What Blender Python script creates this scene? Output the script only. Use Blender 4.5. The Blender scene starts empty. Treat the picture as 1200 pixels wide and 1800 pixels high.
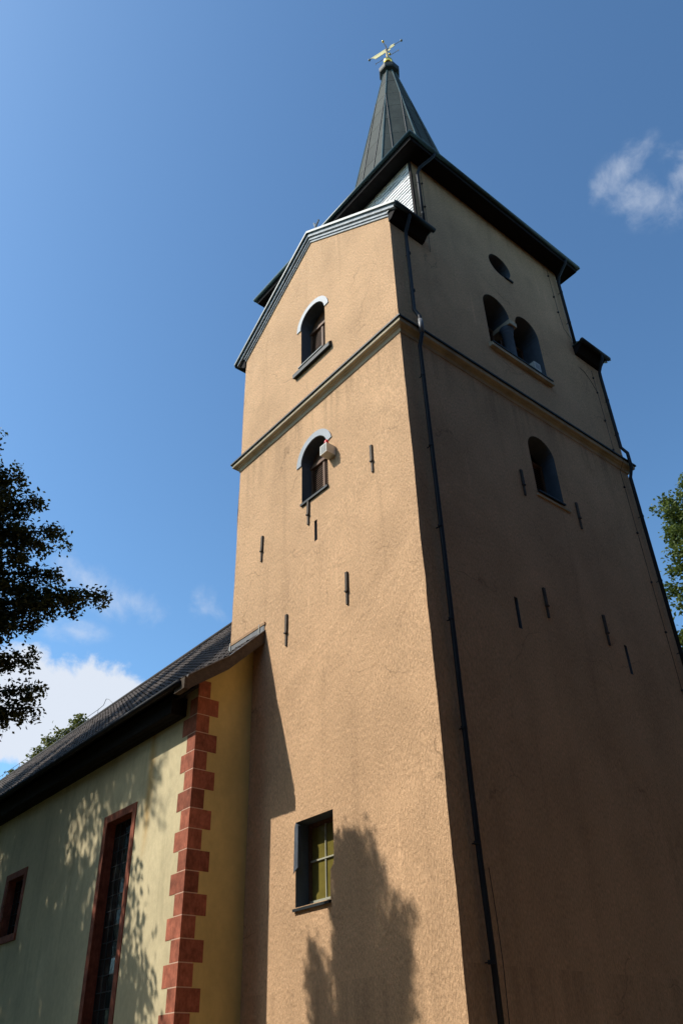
import bpy, bmesh, math, random
import numpy as np
from mathutils import Vector, Matrix
R = math.radians
sc = bpy.context.scene
C = sc.collection

# ------------------------------------------------------------------ camera
CAM = Vector((8.899, -9.477, 1.6))
RIGHT = Vector((0.63241879, 0.77415208, -0.02711133))
UP = Vector((0.45876422, -0.34611264, 0.81837732))
FWD = Vector((-0.62416493, 0.5299949, 0.57404141))
cd = bpy.data.cameras.new('camera'); co = bpy.data.objects.new('camera', cd); C.objects.link(co)
m = Matrix((RIGHT, UP, -FWD)).transposed().to_4x4(); m.translation = CAM
co.matrix_world = m
cd.sensor_fit = 'VERTICAL'; cd.sensor_height = 36.0; cd.sensor_width = 24.0
cd.lens = 1447.26 / 1800 * 36
cd.clip_start = 0.1; cd.clip_end = 2000
sc.camera = co
F = 1447.26
def pix_dir(x, y):                                    # direction of sky features
    return (RIGHT * ((x - 600) / F) - UP * ((y - 900) / F) + FWD).normalized()

# ------------------------------------------------------------------ light
SUN = Vector((-0.605, -1.0, 1.235)).normalized()      # towards the sun
SKY_STRENGTH = 0.15
w = bpy.data.worlds.new('World'); sc.world = w; w.use_nodes = True
nt = w.node_tree; nt.nodes.clear()
def wn(t, **k):
    n = nt.nodes.new(t)
    for a, b in k.items(): setattr(n, a, b)
    return n
def wl(a, b): nt.links.new(a, b)
def wmath(op, a, b=None, c=None, clamp=False):
    n = wn('ShaderNodeMath', operation=op, use_clamp=clamp)
    for i, v in enumerate((a, b, c)):
        if v is None: continue
        if isinstance(v, (int, float)): n.inputs[i].default_value = v
        else: wl(v, n.inputs[i])
    return n.outputs[0]
sky = wn('ShaderNodeTexSky', sky_type='NISHITA', sun_disc=False)
sky.sun_elevation = math.asin(SUN.z); sky.sun_rotation = math.atan2(SUN.x, SUN.y)
sky.altitude = 300; sky.air_density = 1.0; sky.dust_density = 1.1; sky.ozone_density = 3.5
bg = wn('ShaderNodeBackground'); bg.inputs[1].default_value = SKY_STRENGTH
sv = wn('ShaderNodeVectorMath', operation='SCALE'); wl(sky.outputs[0], sv.inputs[0]); sv.inputs['Scale'].default_value = 0.19
sg = wn('ShaderNodeGamma'); wl(sv.outputs[0], sg.inputs[0]); sg.inputs[1].default_value = 1.35
sm = wn('ShaderNodeVectorMath', operation='MULTIPLY'); wl(sg.outputs[0], sm.inputs[0]); sm.inputs[1].default_value = (7.3, 8.1, 6.9)
wl(sm.outputs[0], bg.inputs[0])
bgc = wn('ShaderNodeBackground'); bgc.inputs[0].default_value = (0.84, 0.90, 1.0, 1); bgc.inputs[1].default_value = 0.72
tc = wn('ShaderNodeTexCoord')
def wnoise(scale, detail, rough, dist=0.0):
    n = wn('ShaderNodeTexNoise'); n.inputs['Scale'].default_value = scale; n.inputs['Detail'].default_value = detail
    n.inputs['Roughness'].default_value = rough; n.inputs['Distortion'].default_value = dist
    wl(tc.outputs['Generated'], n.inputs['Vector']); return n.outputs[0]
fb = wnoise(16, 8, .62, .3)
def blob(px, py, a, b, tilt=0.0, d=None):
    d = d or pix_dir(px, py)
    e1 = d.cross(Vector((0, 0, 1))).normalized(); e2 = e1.cross(d).normalized()
    if e2.z < 0: e2 = -e2
    c_, s_ = math.cos(tilt), math.sin(tilt)
    e1, e2 = e1 * c_ + e2 * s_, e2 * c_ - e1 * s_
    comps = []
    for e, k in ((e1, a), (e2, b)):
        n = wn('ShaderNodeVectorMath', operation='DOT_PRODUCT'); wl(tc.outputs['Generated'], n.inputs[0]); n.inputs[1].default_value = e / k
        comps.append(wmath('POWER', wmath('ABSOLUTE', n.outputs['Value']), 2.0))
    n = wn('ShaderNodeVectorMath', operation='DOT_PRODUCT'); wl(tc.outputs['Generated'], n.inputs[0]); n.inputs[1].default_value = d
    front = wmath('GREATER_THAN', n.outputs['Value'], 0.3)
    r = wmath('SQRT', wmath('ADD', comps[0], comps[1]))
    return wmath('MULTIPLY', wmath('SUBTRACT', 1.0, r, clamp=True), front)
def vmax(lst):
    o = lst[0]
    for q in lst[1:]: o = wmath('MAXIMUM', o, q)
    return o
def azel(az, el): return Vector((math.sin(R(az)) * math.cos(R(el)), math.cos(R(az)) * math.cos(R(el)), math.sin(R(el))))
cumulus = [blob(150, 1235, .125, .062), blob(75, 1270, .12, .06), blob(215, 1245, .09, .05), blob(40, 1200, .06, .05), blob(110, 1300, .09, .05)]
for az, el, a, b in [(-95, 17, .2, .06), (-150, 22, .22, .08), (160, 18, .25, .07), (110, 24, .2, .08), (60, 20, .25, .08), (15, 17, .2, .06), (-20, 14, .2, .05)]:
    cumulus.append(blob(0, 0, a, b, d=azel(az, el)))
wisps = [blob(240, 1060, .085, .035, -.1), blob(360, 1070, .05, .035), blob(150, 1020, .06, .03, -.5), blob(130, 1110, .05, .02),
         blob(1150, 345, .065, .045, -.5), blob(1090, 300, .06, .028, .3), blob(1205, 310, .05, .06, .4)]
for az, el, a, b in [(40, 45, .12, .05), (130, 50, .12, .06), (-160, 60, .1, .05), (80, 60, .12, .05), (-110, 48, .1, .04)]:
    wisps.append(blob(0, 0, a, b, d=azel(az, el)))
def smooth(v, lo, hi, top):
    n = wn('ShaderNodeMapRange', interpolation_type='SMOOTHSTEP'); wl(v, n.inputs[0])
    n.inputs[1].default_value = lo; n.inputs[2].default_value = hi; n.inputs[3].default_value = 0; n.inputs[4].default_value = top
    return n.outputs[0]
fc = wmath('SUBTRACT', fb, 0.5)
cv_ = vmax(cumulus)
dc = wmath('MULTIPLY', smooth(wmath('ADD', cv_, wmath('MULTIPLY', fc, 1.3)), .12, .40, .95), smooth(cv_, 0.0, .12, 1.0))
wv_ = vmax(wisps)
dw = wmath('MULTIPLY', smooth(wmath('ADD', wmath('MULTIPLY', wv_, .7), wmath('MULTIPLY', fc, 1.9)), .10, .95, .52), smooth(wv_, 0.0, .45, 1.0))
mx = wn('ShaderNodeMixShader'); wl(wmath('MAXIMUM', dc, dw), mx.inputs[0]); wl(bg.outputs[0], mx.inputs[1]); wl(bgc.outputs[0], mx.inputs[2])
wo = wn('ShaderNodeOutputWorld'); wl(mx.outputs[0], wo.inputs[0])
sd = bpy.data.lights.new('sun', 'SUN'); so = bpy.data.objects.new('sun', sd); C.objects.link(so)
sd.energy = 3.95; sd.angle = R(0.53); sd.color = (1.0, 0.95, 0.87)
so.rotation_euler = (-SUN).to_track_quat('-Z', 'Y').to_euler()
so.location = (-20, -30, 60)
vs = sc.view_settings; vs.view_transform = 'Standard'; vs.look = 'None'; vs.gamma = 1; vs.use_curve_mapping = False
vs.exposure = 0.35
sc.render.engine = 'CYCLES'

# ------------------------------------------------------------------ materials
MATS = {}
def material(name, base, rough=.8, spec=.3, metal=0.0, var=.15, var_scale=(3, 3, 3), fine=0.0, fine_scale=(30, 30, 30),
             bump=0.0, bump_dist=.01, stain=None, detail=5, coat=0.0, rnd=0.0, streak=None):
    mt = bpy.data.materials.new(name); mt.use_nodes = True; t = mt.node_tree; P = t.nodes['Principled BSDF']
    P.inputs['Roughness'].default_value = rough; P.inputs['Metallic'].default_value = metal
    P.inputs['Specular IOR Level'].default_value = spec; P.inputs['Coat Weight'].default_value = coat
    tcn = t.nodes.new('ShaderNodeTexCoord')
    def noise(scale, det=5, rg=.6):
        mp = t.nodes.new('ShaderNodeMapping'); mp.inputs['Scale'].default_value = scale; t.links.new(tcn.outputs['Object'], mp.inputs['Vector'])
        n = t.nodes.new('ShaderNodeTexNoise'); n.inputs['Scale'].default_value = 1; n.inputs['Detail'].default_value = det
        n.inputs['Roughness'].default_value = rg; t.links.new(mp.outputs[0], n.inputs['Vector']); return n.outputs[0]
    def ramp(v, lo, hi, a, b):
        n = t.nodes.new('ShaderNodeMapRange'); t.links.new(v, n.inputs[0])
        for i, q in enumerate((lo, hi, a, b)): n.inputs[i + 1].default_value = q
        return n.outputs[0]
    def mult(a, b):
        n = t.nodes.new('ShaderNodeMath'); n.operation = 'MULTIPLY'; t.links.new(a, n.inputs[0]); t.links.new(b, n.inputs[1]); return n.outputs[0]
    val = ramp(noise(var_scale, 6), .3, .7, 1 - var, 1 + var)
    fn = None
    if fine or bump: fn = noise(fine_scale, detail, .65)
    if fine: val = mult(val, ramp(fn, .3, .7, 1 - fine, 1 + fine))
    if stain:
        for scl, lo, hi, dk in stain: val = mult(val, ramp(noise(scl, 6), lo, hi, dk, 1.0))
    if rnd:
        oi = t.nodes.new('ShaderNodeObjectInfo'); val = mult(val, ramp(oi.outputs['Random'], 0, 1, 1 - rnd, 1 + rnd))
    if streak: val = mult(val, ramp(noise(streak[0], 3, .5), streak[1], streak[2], 1.0, streak[3]))
    vm = t.nodes.new('ShaderNodeVectorMath'); vm.operation = 'SCALE'; vm.inputs[0].default_value = base; t.links.new(val, vm.inputs['Scale'])
    t.links.new(vm.outputs[0], P.inputs['Base Color'])
    if bump:
        b = t.nodes.new('ShaderNodeBump'); b.inputs['Strength'].default_value = bump; b.inputs['Distance'].default_value = bump_dist
        t.links.new(fn, b.inputs['Height']); t.links.new(b.outputs[0], P.inputs['Normal'])
    MATS[name] = mt; return mt
M = MATS
material('tower_plaster', (.622, .394, .224), .92, .12, var=.14, var_scale=(.55, .55, .4), fine=.26, fine_scale=(46, 46, 14), bump=1.0, bump_dist=.028, detail=3,
         stain=[((2.2, 2.2, .14), .28, .44, .86), ((.9, .9, .9), .28, .42, .90), ((7, 7, .5), .26, .36, .86)], streak=((5, 5, .35), .66, .74, 1.16))
t = M['tower_plaster'].node_tree; P_ = t.nodes['Principled BSDF']; src = P_.inputs['Base Color'].links[0].from_socket
def pn(kind, **k):
    n = t.nodes.new(kind)
    for a_, b_ in k.items(): setattr(n, a_, b_)
    return n
def pm(op, a, b=0.0, clamp=False):
    n = pn('ShaderNodeMath', operation=op, use_clamp=clamp)
    for i_, v_ in enumerate((a, b)):
        if isinstance(v_, (int, float)): n.inputs[i_].default_value = v_
        else: t.links.new(v_, n.inputs[i_])
    return n.outputs[0]
def prange(v, a, b, c_, d_):
    n = pn('ShaderNodeMapRange'); t.links.new(v, n.inputs[0])
    for i_, q_ in enumerate((a, b, c_, d_)): n.inputs[i_ + 1].default_value = q_
    return n.outputs[0]
def pnoise(scl, det=5):
    mp = pn('ShaderNodeMapping'); mp.inputs['Scale'].default_value = scl; t.links.new(tc_.outputs['Object'], mp.inputs[0])
    n = pn('ShaderNodeTexNoise'); n.inputs['Scale'].default_value = 1; n.inputs['Detail'].default_value = det; t.links.new(mp.outputs[0], n.inputs['Vector']); return n
tc_ = pn('ShaderNodeTexCoord'); sp_ = pn('ShaderNodeSeparateXYZ'); t.links.new(tc_.outputs['Object'], sp_.inputs[0])
def below(z0, run):                                   # 1 just under a ledge at z0, fading over the run of the rain streaks
    d_ = pm('SUBTRACT', z0, sp_.outputs[2]); return pm('MULTIPLY', pm('GREATER_THAN', d_, 0.0), pm('SUBTRACT', 1.0, pm('DIVIDE', d_, run), True))
stk = prange(pnoise((4.5, 4.5, .22)).outputs[0], .46, .66, 0.0, 1.0)
runs = pm('MULTIPLY', pm('MAXIMUM', below(15.6, 1.5), pm('MAXIMUM', below(23.5, 1.2), pm('MULTIPLY', below(3.0, 3.0), .8))), stk)
wob = pnoise((1.3, 1.3, 1.3)); mxv = pn('ShaderNodeVectorMath', operation='MULTIPLY_ADD'); t.links.new(wob.outputs[1], mxv.inputs[0]); mxv.inputs[1].default_value = (.9, .9, .9); t.links.new(tc_.outputs['Object'], mxv.inputs[2])
vo = pn('ShaderNodeTexVoronoi', feature='DISTANCE_TO_EDGE'); vo.inputs['Scale'].default_value = .33; t.links.new(mxv.outputs[0], vo.inputs['Vector'])
crk = pm('MULTIPLY', prange(vo.outputs[0], .0, .006, 1.0, 0.0), prange(pnoise((.6, .6, .6)).outputs[0], .52, .60, 0.0, 1.0))
ptc = prange(pnoise((.35, .35, .5), 3).outputs[0], .56, .60, 0.0, 1.0)              # paler repaired patches
fac = pm('MULTIPLY', pm('MULTIPLY', pm('SUBTRACT', 1.0, pm('MULTIPLY', runs, .24)), pm('SUBTRACT', 1.0, pm('MULTIPLY', crk, .35))), pm('ADD', 1.0, pm('MULTIPLY', ptc, .055)))
vs2 = pn('ShaderNodeVectorMath', operation='SCALE'); t.links.new(src, vs2.inputs[0]); t.links.new(fac, vs2.inputs['Scale']); t.links.new(vs2.outputs[0], P_.inputs['Base Color'])
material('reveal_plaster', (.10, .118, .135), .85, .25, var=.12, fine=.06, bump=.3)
material('nave_plaster', (.62, .52, .315), .92, .15, var=.12, var_scale=(.9, .9, .6), fine=.08, fine_scale=(9, 9, 6), bump=.35, bump_dist=.02, stain=[((2.5, 2.5, .25), .3, .46, .84), ((.6, .6, .6), .28, .45, .88)])
t = M['nave_plaster'].node_tree; P_ = t.nodes['Principled BSDF']; src = P_.inputs['Base Color'].links[0].from_socket      # ochre rain stain below the eave
geo = t.nodes.new('ShaderNodeTexCoord'); sx_ = t.nodes.new('ShaderNodeSeparateXYZ'); t.links.new(geo.outputs['Object'], sx_.inputs[0])
nz_ = t.nodes.new('ShaderNodeTexNoise'); nz_.inputs['Scale'].default_value = 1.6; nz_.inputs['Detail'].default_value = 5; t.links.new(geo.outputs['Object'], nz_.inputs['Vector'])
def nm(op, a, b=0.0, clamp=False):
    n = t.nodes.new('ShaderNodeMath'); n.operation = op; n.use_clamp = clamp
    for i_, v_ in enumerate((a, b)):
        if isinstance(v_, (int, float)): n.inputs[i_].default_value = v_
        else: t.links.new(v_, n.inputs[i_])
    return n.outputs[0]
dx_ = nm('ABSOLUTE', nm('ADD', nm('ADD', sx_.outputs[0], 7.28), nm('MULTIPLY', nm('SUBTRACT', nz_.outputs[0], .5), .35)))
mk = nm('MULTIPLY', nm('SUBTRACT', 1.0, nm('DIVIDE', dx_, .2), True), nm('MULTIPLY', nm('SUBTRACT', sx_.outputs[2], 5.4, True), .75))
mxc = t.nodes.new('ShaderNodeMix'); mxc.data_type = 'RGBA'; t.links.new(mk, mxc.inputs[0]); t.links.new(src, mxc.inputs[6]); mxc.inputs[7].default_value = (.52, .31, .10, 1)
t.links.new(mxc.outputs[2], P_.inputs['Base Color'])
material('gable_plaster', (.68, .52, .20), .92, .15, var=.13, var_scale=(1.2, 1.2, .6), fine=.06, fine_scale=(9, 9, 6), bump=.35, bump_dist=.02)  # nave plaster made yellower to carry warm light off the sunlit tower
material('quoin_red', (.33, .105, .06), .85, .2, rnd=.25, var=.35, var_scale=(5, 5, 5), fine=.22, fine_scale=(22, 22, 9), bump=.3, bump_dist=.01)
material('mortar', (.62, .42, .30), .9, .2, var=.06)
material('sandstone', (.52, .43, .29), .9, .2, var=.14, var_scale=(2, 2, 6), fine=.08, bump=.4, bump_dist=.01, stain=[((1.5, 1.5, .3), .3, .5, .7)])
material('dark_metal', (.016, .022, .024), .6, .3, var=.3, var_scale=(2, 2, 2), fine=.1)
material('patina_metal', (.045, .085, .085), .5, .45, var=.3, var_scale=(3, 3, 1))
material('pipe_metal', (.016, .018, .021), .6, .3, var=.25, var_scale=(4, 4, 1))
material('rake_paint', (.30, .33, .35), .7, .35, var=.3, var_scale=(3, 3, 6), fine=.35, fine_scale=(14, 14, 30), bump=.4)
material('hood_lead', (.215, .245, .27), .55, .45, var=.15, var_scale=(4, 4, 4), fine=.1, fine_scale=(30, 30, 30), bump=.2)
material('jamb_grey', (.075, .09, .11), .7, .3, var=.3, var_scale=(9, 9, 5))
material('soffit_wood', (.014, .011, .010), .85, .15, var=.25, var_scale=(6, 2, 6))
material('brown_wood', (.15, .075, .038), .65, .3, var=.3, var_scale=(14, 14, 2), fine=.2, bump=.3)
material('grey_wood', (.085, .062, .043), .8, .2, var=.3, var_scale=(3, 8, 8), fine=.25, bump=.4)
material('spire_sheet', (.042, .048, .042), .75, .15, rnd=.14, var=.3, var_scale=(1.2, 1.2, .6), fine=.14, fine_scale=(12, 12, 3), bump=.15, bump_dist=.01)
material('slate_white', (.74, .74, .72), .38, .55, var=.25, var_scale=(4, 4, 8), fine=.2, fine_scale=(20, 20, 20), bump=.2)
material('roof_tile_clay', (.046, .035, .028), .8, .25, rnd=.35, var=.45, var_scale=(1.5, 2, 2), fine=.25, fine_scale=(14, 14, 14), bump=.3, bump_dist=.008)
material('iron', (.075, .060, .045), .75, .3, rnd=.25, var=.3, var_scale=(9, 9, 9), fine=.2)
material('white_box', (.60, .58, .50), .5, .4, var=.06)
material('grille_grey', (.36, .36, .34), .55, .4, var=.1)
material('red_lamp', (.75, .015, .012), .3, .5, var=.02)
material('gold', (.83, .56, .16), .24, .5, metal=1.0, var=.1)
material('gilt', (.80, .66, .30), .35, .5, metal=.45, var=.12, var_scale=(9, 9, 9))
material('brass_dark', (.22, .17, .11), .4, .5, metal=.6, var=.2)
material('olive_glass', (.17, .135, .030), .22, .5, var=.18, var_scale=(4, 4, 4))
material('window_frame_pale', (.40, .38, .28), .6, .3, var=.1)
material('dark_interior', (.010, .009, .009), .9, .1, var=.1)
material('leaded_glass', (.012, .016, .016), .06, .6, var=.2, bump=.08, fine_scale=(5, 5, 5), bump_dist=.02)
material('lead_came', (.035, .035, .035), .6, .3, var=.1)
material('bark', (.075, .058, .042), .9, .2, var=.3, var_scale=(5, 5, 1.5), fine=.3, bump=.6, bump_dist=.03)
material('flash_lead', (.17, .17, .17), .5, .45, var=.15)
material('flash_board', (.36, .22, .12), .8, .2, var=.2)
material('gravel', (.15, .092, .050), .95, .1, var=.2, var_scale=(.8, .8, .8), fine=.35, fine_scale=(25, 25, 25), bump=.6, bump_dist=.03)
material('grass', (.040, .048, .018), .95, .1, var=.3, var_scale=(.6, .6, .6), fine=.4, fine_scale=(14, 14, 14), bump=.6, bump_dist=.05)
def leaf_material(name, a, b, trans=.35):
    mt = bpy.data.materials.new(name); mt.use_nodes = True; t = mt.node_tree; P = t.nodes['Principled BSDF']; out = t.nodes['Material Output']
    tcn = t.nodes.new('ShaderNodeTexCoord'); n = t.nodes.new('ShaderNodeTexNoise'); n.inputs['Scale'].default_value = 2.2; n.inputs['Detail'].default_value = 6
    n.inputs['Roughness'].default_value = .8
    t.links.new(tcn.outputs['Object'], n.inputs['Vector']); r = t.nodes.new('ShaderNodeValToRGB'); t.links.new(n.outputs[0], r.inputs[0])
    r.color_ramp.elements[0].position = .35; r.color_ramp.elements[1].position = .65
    r.color_ramp.elements[0].color = (*a, 1); r.color_ramp.elements[1].color = (*b, 1)
    t.links.new(r.outputs[0], P.inputs['Base Color']); P.inputs['Roughness'].default_value = .5; P.inputs['Specular IOR Level'].default_value = .35
    tr = t.nodes.new('ShaderNodeBsdfTranslucent'); t.links.new(r.outputs[0], tr.inputs[0]); mxs = t.nodes.new('ShaderNodeMixShader')
    mxs.inputs[0].default_value = trans; t.links.new(P.outputs[0], mxs.inputs[1]); t.links.new(tr.outputs[0], mxs.inputs[2]); t.links.new(mxs.outputs[0], out.inputs[0])
    M[name] = mt
leaf_material('leaf_dark', (.026, .040, .012), (.085, .095, .022), .35)
leaf_material('leaf_green', (.065, .10, .020), (.15, .18, .036), .35)
leaf_material('leaf_copper', (.050, .022, .014), (.085, .038, .022), .2)  # reddish leaves of the added beeches, for warm bounce on the tower
leaf_material('leaf_yellow', (.07, .09, .018), (.17, .16, .035), .4)

# ------------------------------------------------------------------ mesh helpers
class MB:
    def __init__(s): s.v = []; s.f = []
    def add(s, vs_, fs_):
        o = len(s.v); s.v += [tuple(p) for p in vs_]; s.f += [[i + o for i in q] for q in fs_]; return s
    def box(s, x0, x1, y0, y1, z0, z1):
        return s.add([(x, y, z) for x in (x0, x1) for y in (y0, y1) for z in (z0, z1)],
                     [(0, 1, 3, 2), (4, 6, 7, 5), (0, 4, 5, 1), (2, 3, 7, 6), (0, 2, 6, 4), (1, 5, 7, 3)])
    def prism(s, poly, axis, a, b):
        n = len(poly)
        def P(u, v, k): return (k, u, v) if axis == 'x' else (u, k, v) if axis == 'y' else (u, v, k)
        return s.add([P(u, v, a) for u, v in poly] + [P(u, v, b) for u, v in poly],
                     [list(range(n)), list(range(2 * n - 1, n - 1, -1))] + [(i, i + n, (i + 1) % n + n, (i + 1) % n) for i in range(n)])
    def tube(s, path, r, n=8, cap=True):
        path = [Vector(p) for p in path]; rs = r if isinstance(r, (list, tuple)) else [r] * len(path); rings = []
        up = None
        for i, p in enumerate(path):
            d = (path[min(i + 1, len(path) - 1)] - path[max(i - 1, 0)]).normalized()
            if up is None: up = Vector((0, 0, 1)) if abs(d.z) < .9 else Vector((1, 0, 0))
            a = d.cross(up).normalized(); b = a.cross(d).normalized(); up = b
            rings.append([p + (a * math.cos(2 * math.pi * k / n) + b * math.sin(2 * math.pi * k / n)) * rs[i] for k in range(n)])
        vs_ = [q for ring in rings for q in ring]; fs_ = []
        for i in range(len(path) - 1):
            for k in range(n): fs_.append((i * n + k, i * n + (k + 1) % n, (i + 1) * n + (k + 1) % n, (i + 1) * n + k))
        if cap: fs_ += [list(range(n - 1, -1, -1)), [(len(path) - 1) * n + k for k in range(n)]]
        return s.add(vs_, fs_)
    def lathe(s, prof, cx, cy, n=16, rot=0.0):
        vs_ = []; fs_ = []
        for r, z in prof: vs_ += [(cx + r * math.cos(rot + 2 * math.pi * k / n), cy + r * math.sin(rot + 2 * math.pi * k / n), z) for k in range(n)]
        for i in range(len(prof) - 1):
            for k in range(n): fs_.append((i * n + k, i * n + (k + 1) % n, (i + 1) * n + (k + 1) % n, (i + 1) * n + k))
        fs_ += [list(range(n - 1, -1, -1)), [(len(prof) - 1) * n + k for k in range(n)]]
        return s.add(vs_, fs_)
    def mesh(s, name, mt, smooth=False):
        me = bpy.data.meshes.new(name); me.from_pydata(s.v, [], s.f); me.update()
        bm = bmesh.new(); bm.from_mesh(me); bmesh.ops.recalc_face_normals(bm, faces=bm.faces); bm.to_mesh(me); bm.free()
        if mt: me.materials.append(M[mt])
        if smooth:
            for p in me.polygons: p.use_smooth = True
        return me
    def build(s, name, mt, parent=None, smooth=False):
        return link(name, s.mesh(name, mt, smooth), parent)
def link(name, me, parent=None):
    o = bpy.data.objects.new(name, me); C.objects.link(o)
    if parent:
        o.parent = parent
        if parent.type == 'EMPTY': o.location = -parent.location
    return o
def thing(name, label, cat, loc, group=None):
    o = bpy.data.objects.new(name, None); C.objects.link(o); o.location = loc; o.empty_display_size = .3
    o['label'] = label; o['category'] = cat
    if group: o['group'] = group
    return o
def box(name, mt, parent, *a): return MB().box(*a).build(name, mt, parent)
def arch_poly(c, hw, z0, zs, zt, n=14):
    """rectangle with a round (or flattened) head"""
    p = [(c - hw, z0), (c + hw, z0)]
    for k in range(n + 1):
        t = math.pi * k / n; p.append((c + hw * math.cos(t), zs + (zt - zs) * math.sin(t)))
    return p
def carve(o, cutters):
    col = bpy.data.collections.new('cut'); C.children.link(col)
    for mb, mt in cutters:
        c = bpy.data.objects.new('c', mb.mesh('c', mt)); col.objects.link(c)
    md = o.modifiers.new('b', 'BOOLEAN'); md.operation = 'DIFFERENCE'; md.operand_type = 'COLLECTION'; md.collection = col; md.solver = 'EXACT'
    try: md.material_mode = 'TRANSFER'
    except Exception: pass
    bpy.context.view_layer.update()
    dg = bpy.context.evaluated_depsgraph_get()
    me = bpy.data.meshes.new_from_object(o.evaluated_get(dg)); o.modifiers.clear(); old = o.data; o.data = me; me.name = old.name
    for c in list(col.objects): bpy.data.objects.remove(c)
    bpy.data.collections.remove(col)

# ------------------------------------------------------------------ ground
g = MB(); N = 24
for i in range(N + 1):
    for j in range(N + 1):
        x = -300 + 600 * i / N; y = -300 + 600 * j / N; g.v.append((x, y, 0))
for i in range(N):
    for j in range(N): a = i * (N + 1) + j; g.f.append((a, a + N + 1, a + N + 2, a + 1))
go = g.build('ground', 'grass'); go['kind'] = 'structure'
yd = MB(); pts = [(-3, -15), (6, -19), (13, -16), (15, -4), (15, 10), (13, 24), (4, 25), (0.5, 15), (0.5, -.5), (-6.8, -.8), (-6.8, -8)]
yd.add([(x, y, .004) for x, y in pts], [list(range(len(pts)))])
yo = yd.build('churchyard_path', 'gravel'); yo['kind'] = 'structure'  # unseen ground patch added to bounce warm light onto the shaded wall

# ------------------------------------------------------------------ tower
W = 6.5; DP = 8.7; XM = -W / 2; YM = DP / 2; Y1, Y2 = 1.1, 7.6; ZE = 19.93; ZA = 22.2; ZT = 23.5
tower = thing('church_tower', 'tall ochre plastered church tower with gabled sides and pointed grey spire', 'church tower', (XM, YM, 0))
tb = MB()
V_ = {}
def tv(x, y, z):
    k = (round(x, 4), round(y, 4), round(z, 4))
    if k not in V_: V_[k] = len(tb.v); tb.v.append(k)
    return V_[k]
def tf(*pts): tb.f.append([tv(*p) for p in pts])
side = [(0, 0), (DP, 0), (DP, ZE), (Y2, ZE), (Y2, ZT), (Y1, ZT), (Y1, ZE), (0, ZE)]
for x in (0, -W): tf(*[(x, y, z) for y, z in side])
for y in (0, DP): tf((0, y, 0), (-W, y, 0), (-W, y, ZE), (XM, y, ZA), (0, y, ZE))
for y, yb in ((0, Y1), (DP, Y2)):
    tf((0, y, ZE), (XM, y, ZA), (XM, yb, ZA), (0, yb, ZE)); tf((-W, y, ZE), (XM, y, ZA), (XM, yb, ZA), (-W, yb, ZE))
    tf((0, yb, ZE), (0, yb, ZT), (-W, yb, ZT), (-W, yb, ZE), (XM, yb, ZA))
tf((0, Y1, ZT), (0, Y2, ZT), (-W, Y2, ZT), (-W, Y1, ZT)); tf((0, 0, 0), (0, DP, 0), (-W, DP, 0), (-W, 0, 0))
wall = tb.build('wall', 'tower_plaster', tower)
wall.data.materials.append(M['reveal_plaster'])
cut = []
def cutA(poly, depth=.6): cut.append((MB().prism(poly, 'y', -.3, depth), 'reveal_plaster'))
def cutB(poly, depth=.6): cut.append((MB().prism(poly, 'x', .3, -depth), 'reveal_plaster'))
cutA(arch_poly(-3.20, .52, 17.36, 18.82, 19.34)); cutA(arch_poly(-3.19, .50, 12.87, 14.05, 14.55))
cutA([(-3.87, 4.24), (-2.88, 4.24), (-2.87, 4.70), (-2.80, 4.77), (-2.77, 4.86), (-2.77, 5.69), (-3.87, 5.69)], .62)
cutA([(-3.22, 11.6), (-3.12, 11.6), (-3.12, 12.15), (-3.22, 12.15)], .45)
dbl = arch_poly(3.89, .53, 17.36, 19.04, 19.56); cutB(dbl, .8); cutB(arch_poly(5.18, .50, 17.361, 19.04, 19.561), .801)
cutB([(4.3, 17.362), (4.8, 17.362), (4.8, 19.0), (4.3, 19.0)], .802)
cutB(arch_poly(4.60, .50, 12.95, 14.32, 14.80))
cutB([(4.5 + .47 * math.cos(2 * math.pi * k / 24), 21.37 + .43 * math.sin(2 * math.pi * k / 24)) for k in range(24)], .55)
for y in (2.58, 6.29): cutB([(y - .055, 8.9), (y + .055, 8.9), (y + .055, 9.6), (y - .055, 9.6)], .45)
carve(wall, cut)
bm = bmesh.new(); bm.from_mesh(wall.data); rj = random.Random(3)
for cx_, cy_ in ((0, 0), (-W, 0), (0, DP)):
    es = [e for e in bm.edges if all(abs(v.co.x - cx_) < 1e-4 and abs(v.co.y - cy_) < 1e-4 for v in e.verts)]
    bmesh.ops.subdivide_edges(bm, edges=es, cuts=90)
    a1 = a2 = 0.0
    for v in sorted([v for v in bm.verts if abs(v.co.x - cx_) < 1e-4 and abs(v.co.y - cy_) < 1e-4 and 0.1 < v.co.z < 19.8], key=lambda v: v.co.z):
        a1 = a1 * .85 + rj.uniform(-.007, .007); a2 = a2 * .85 + rj.uniform(-.007, .007); v.co.x += a1; v.co.y += a2
bm.to_mesh(wall.data); bm.free()

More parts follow.
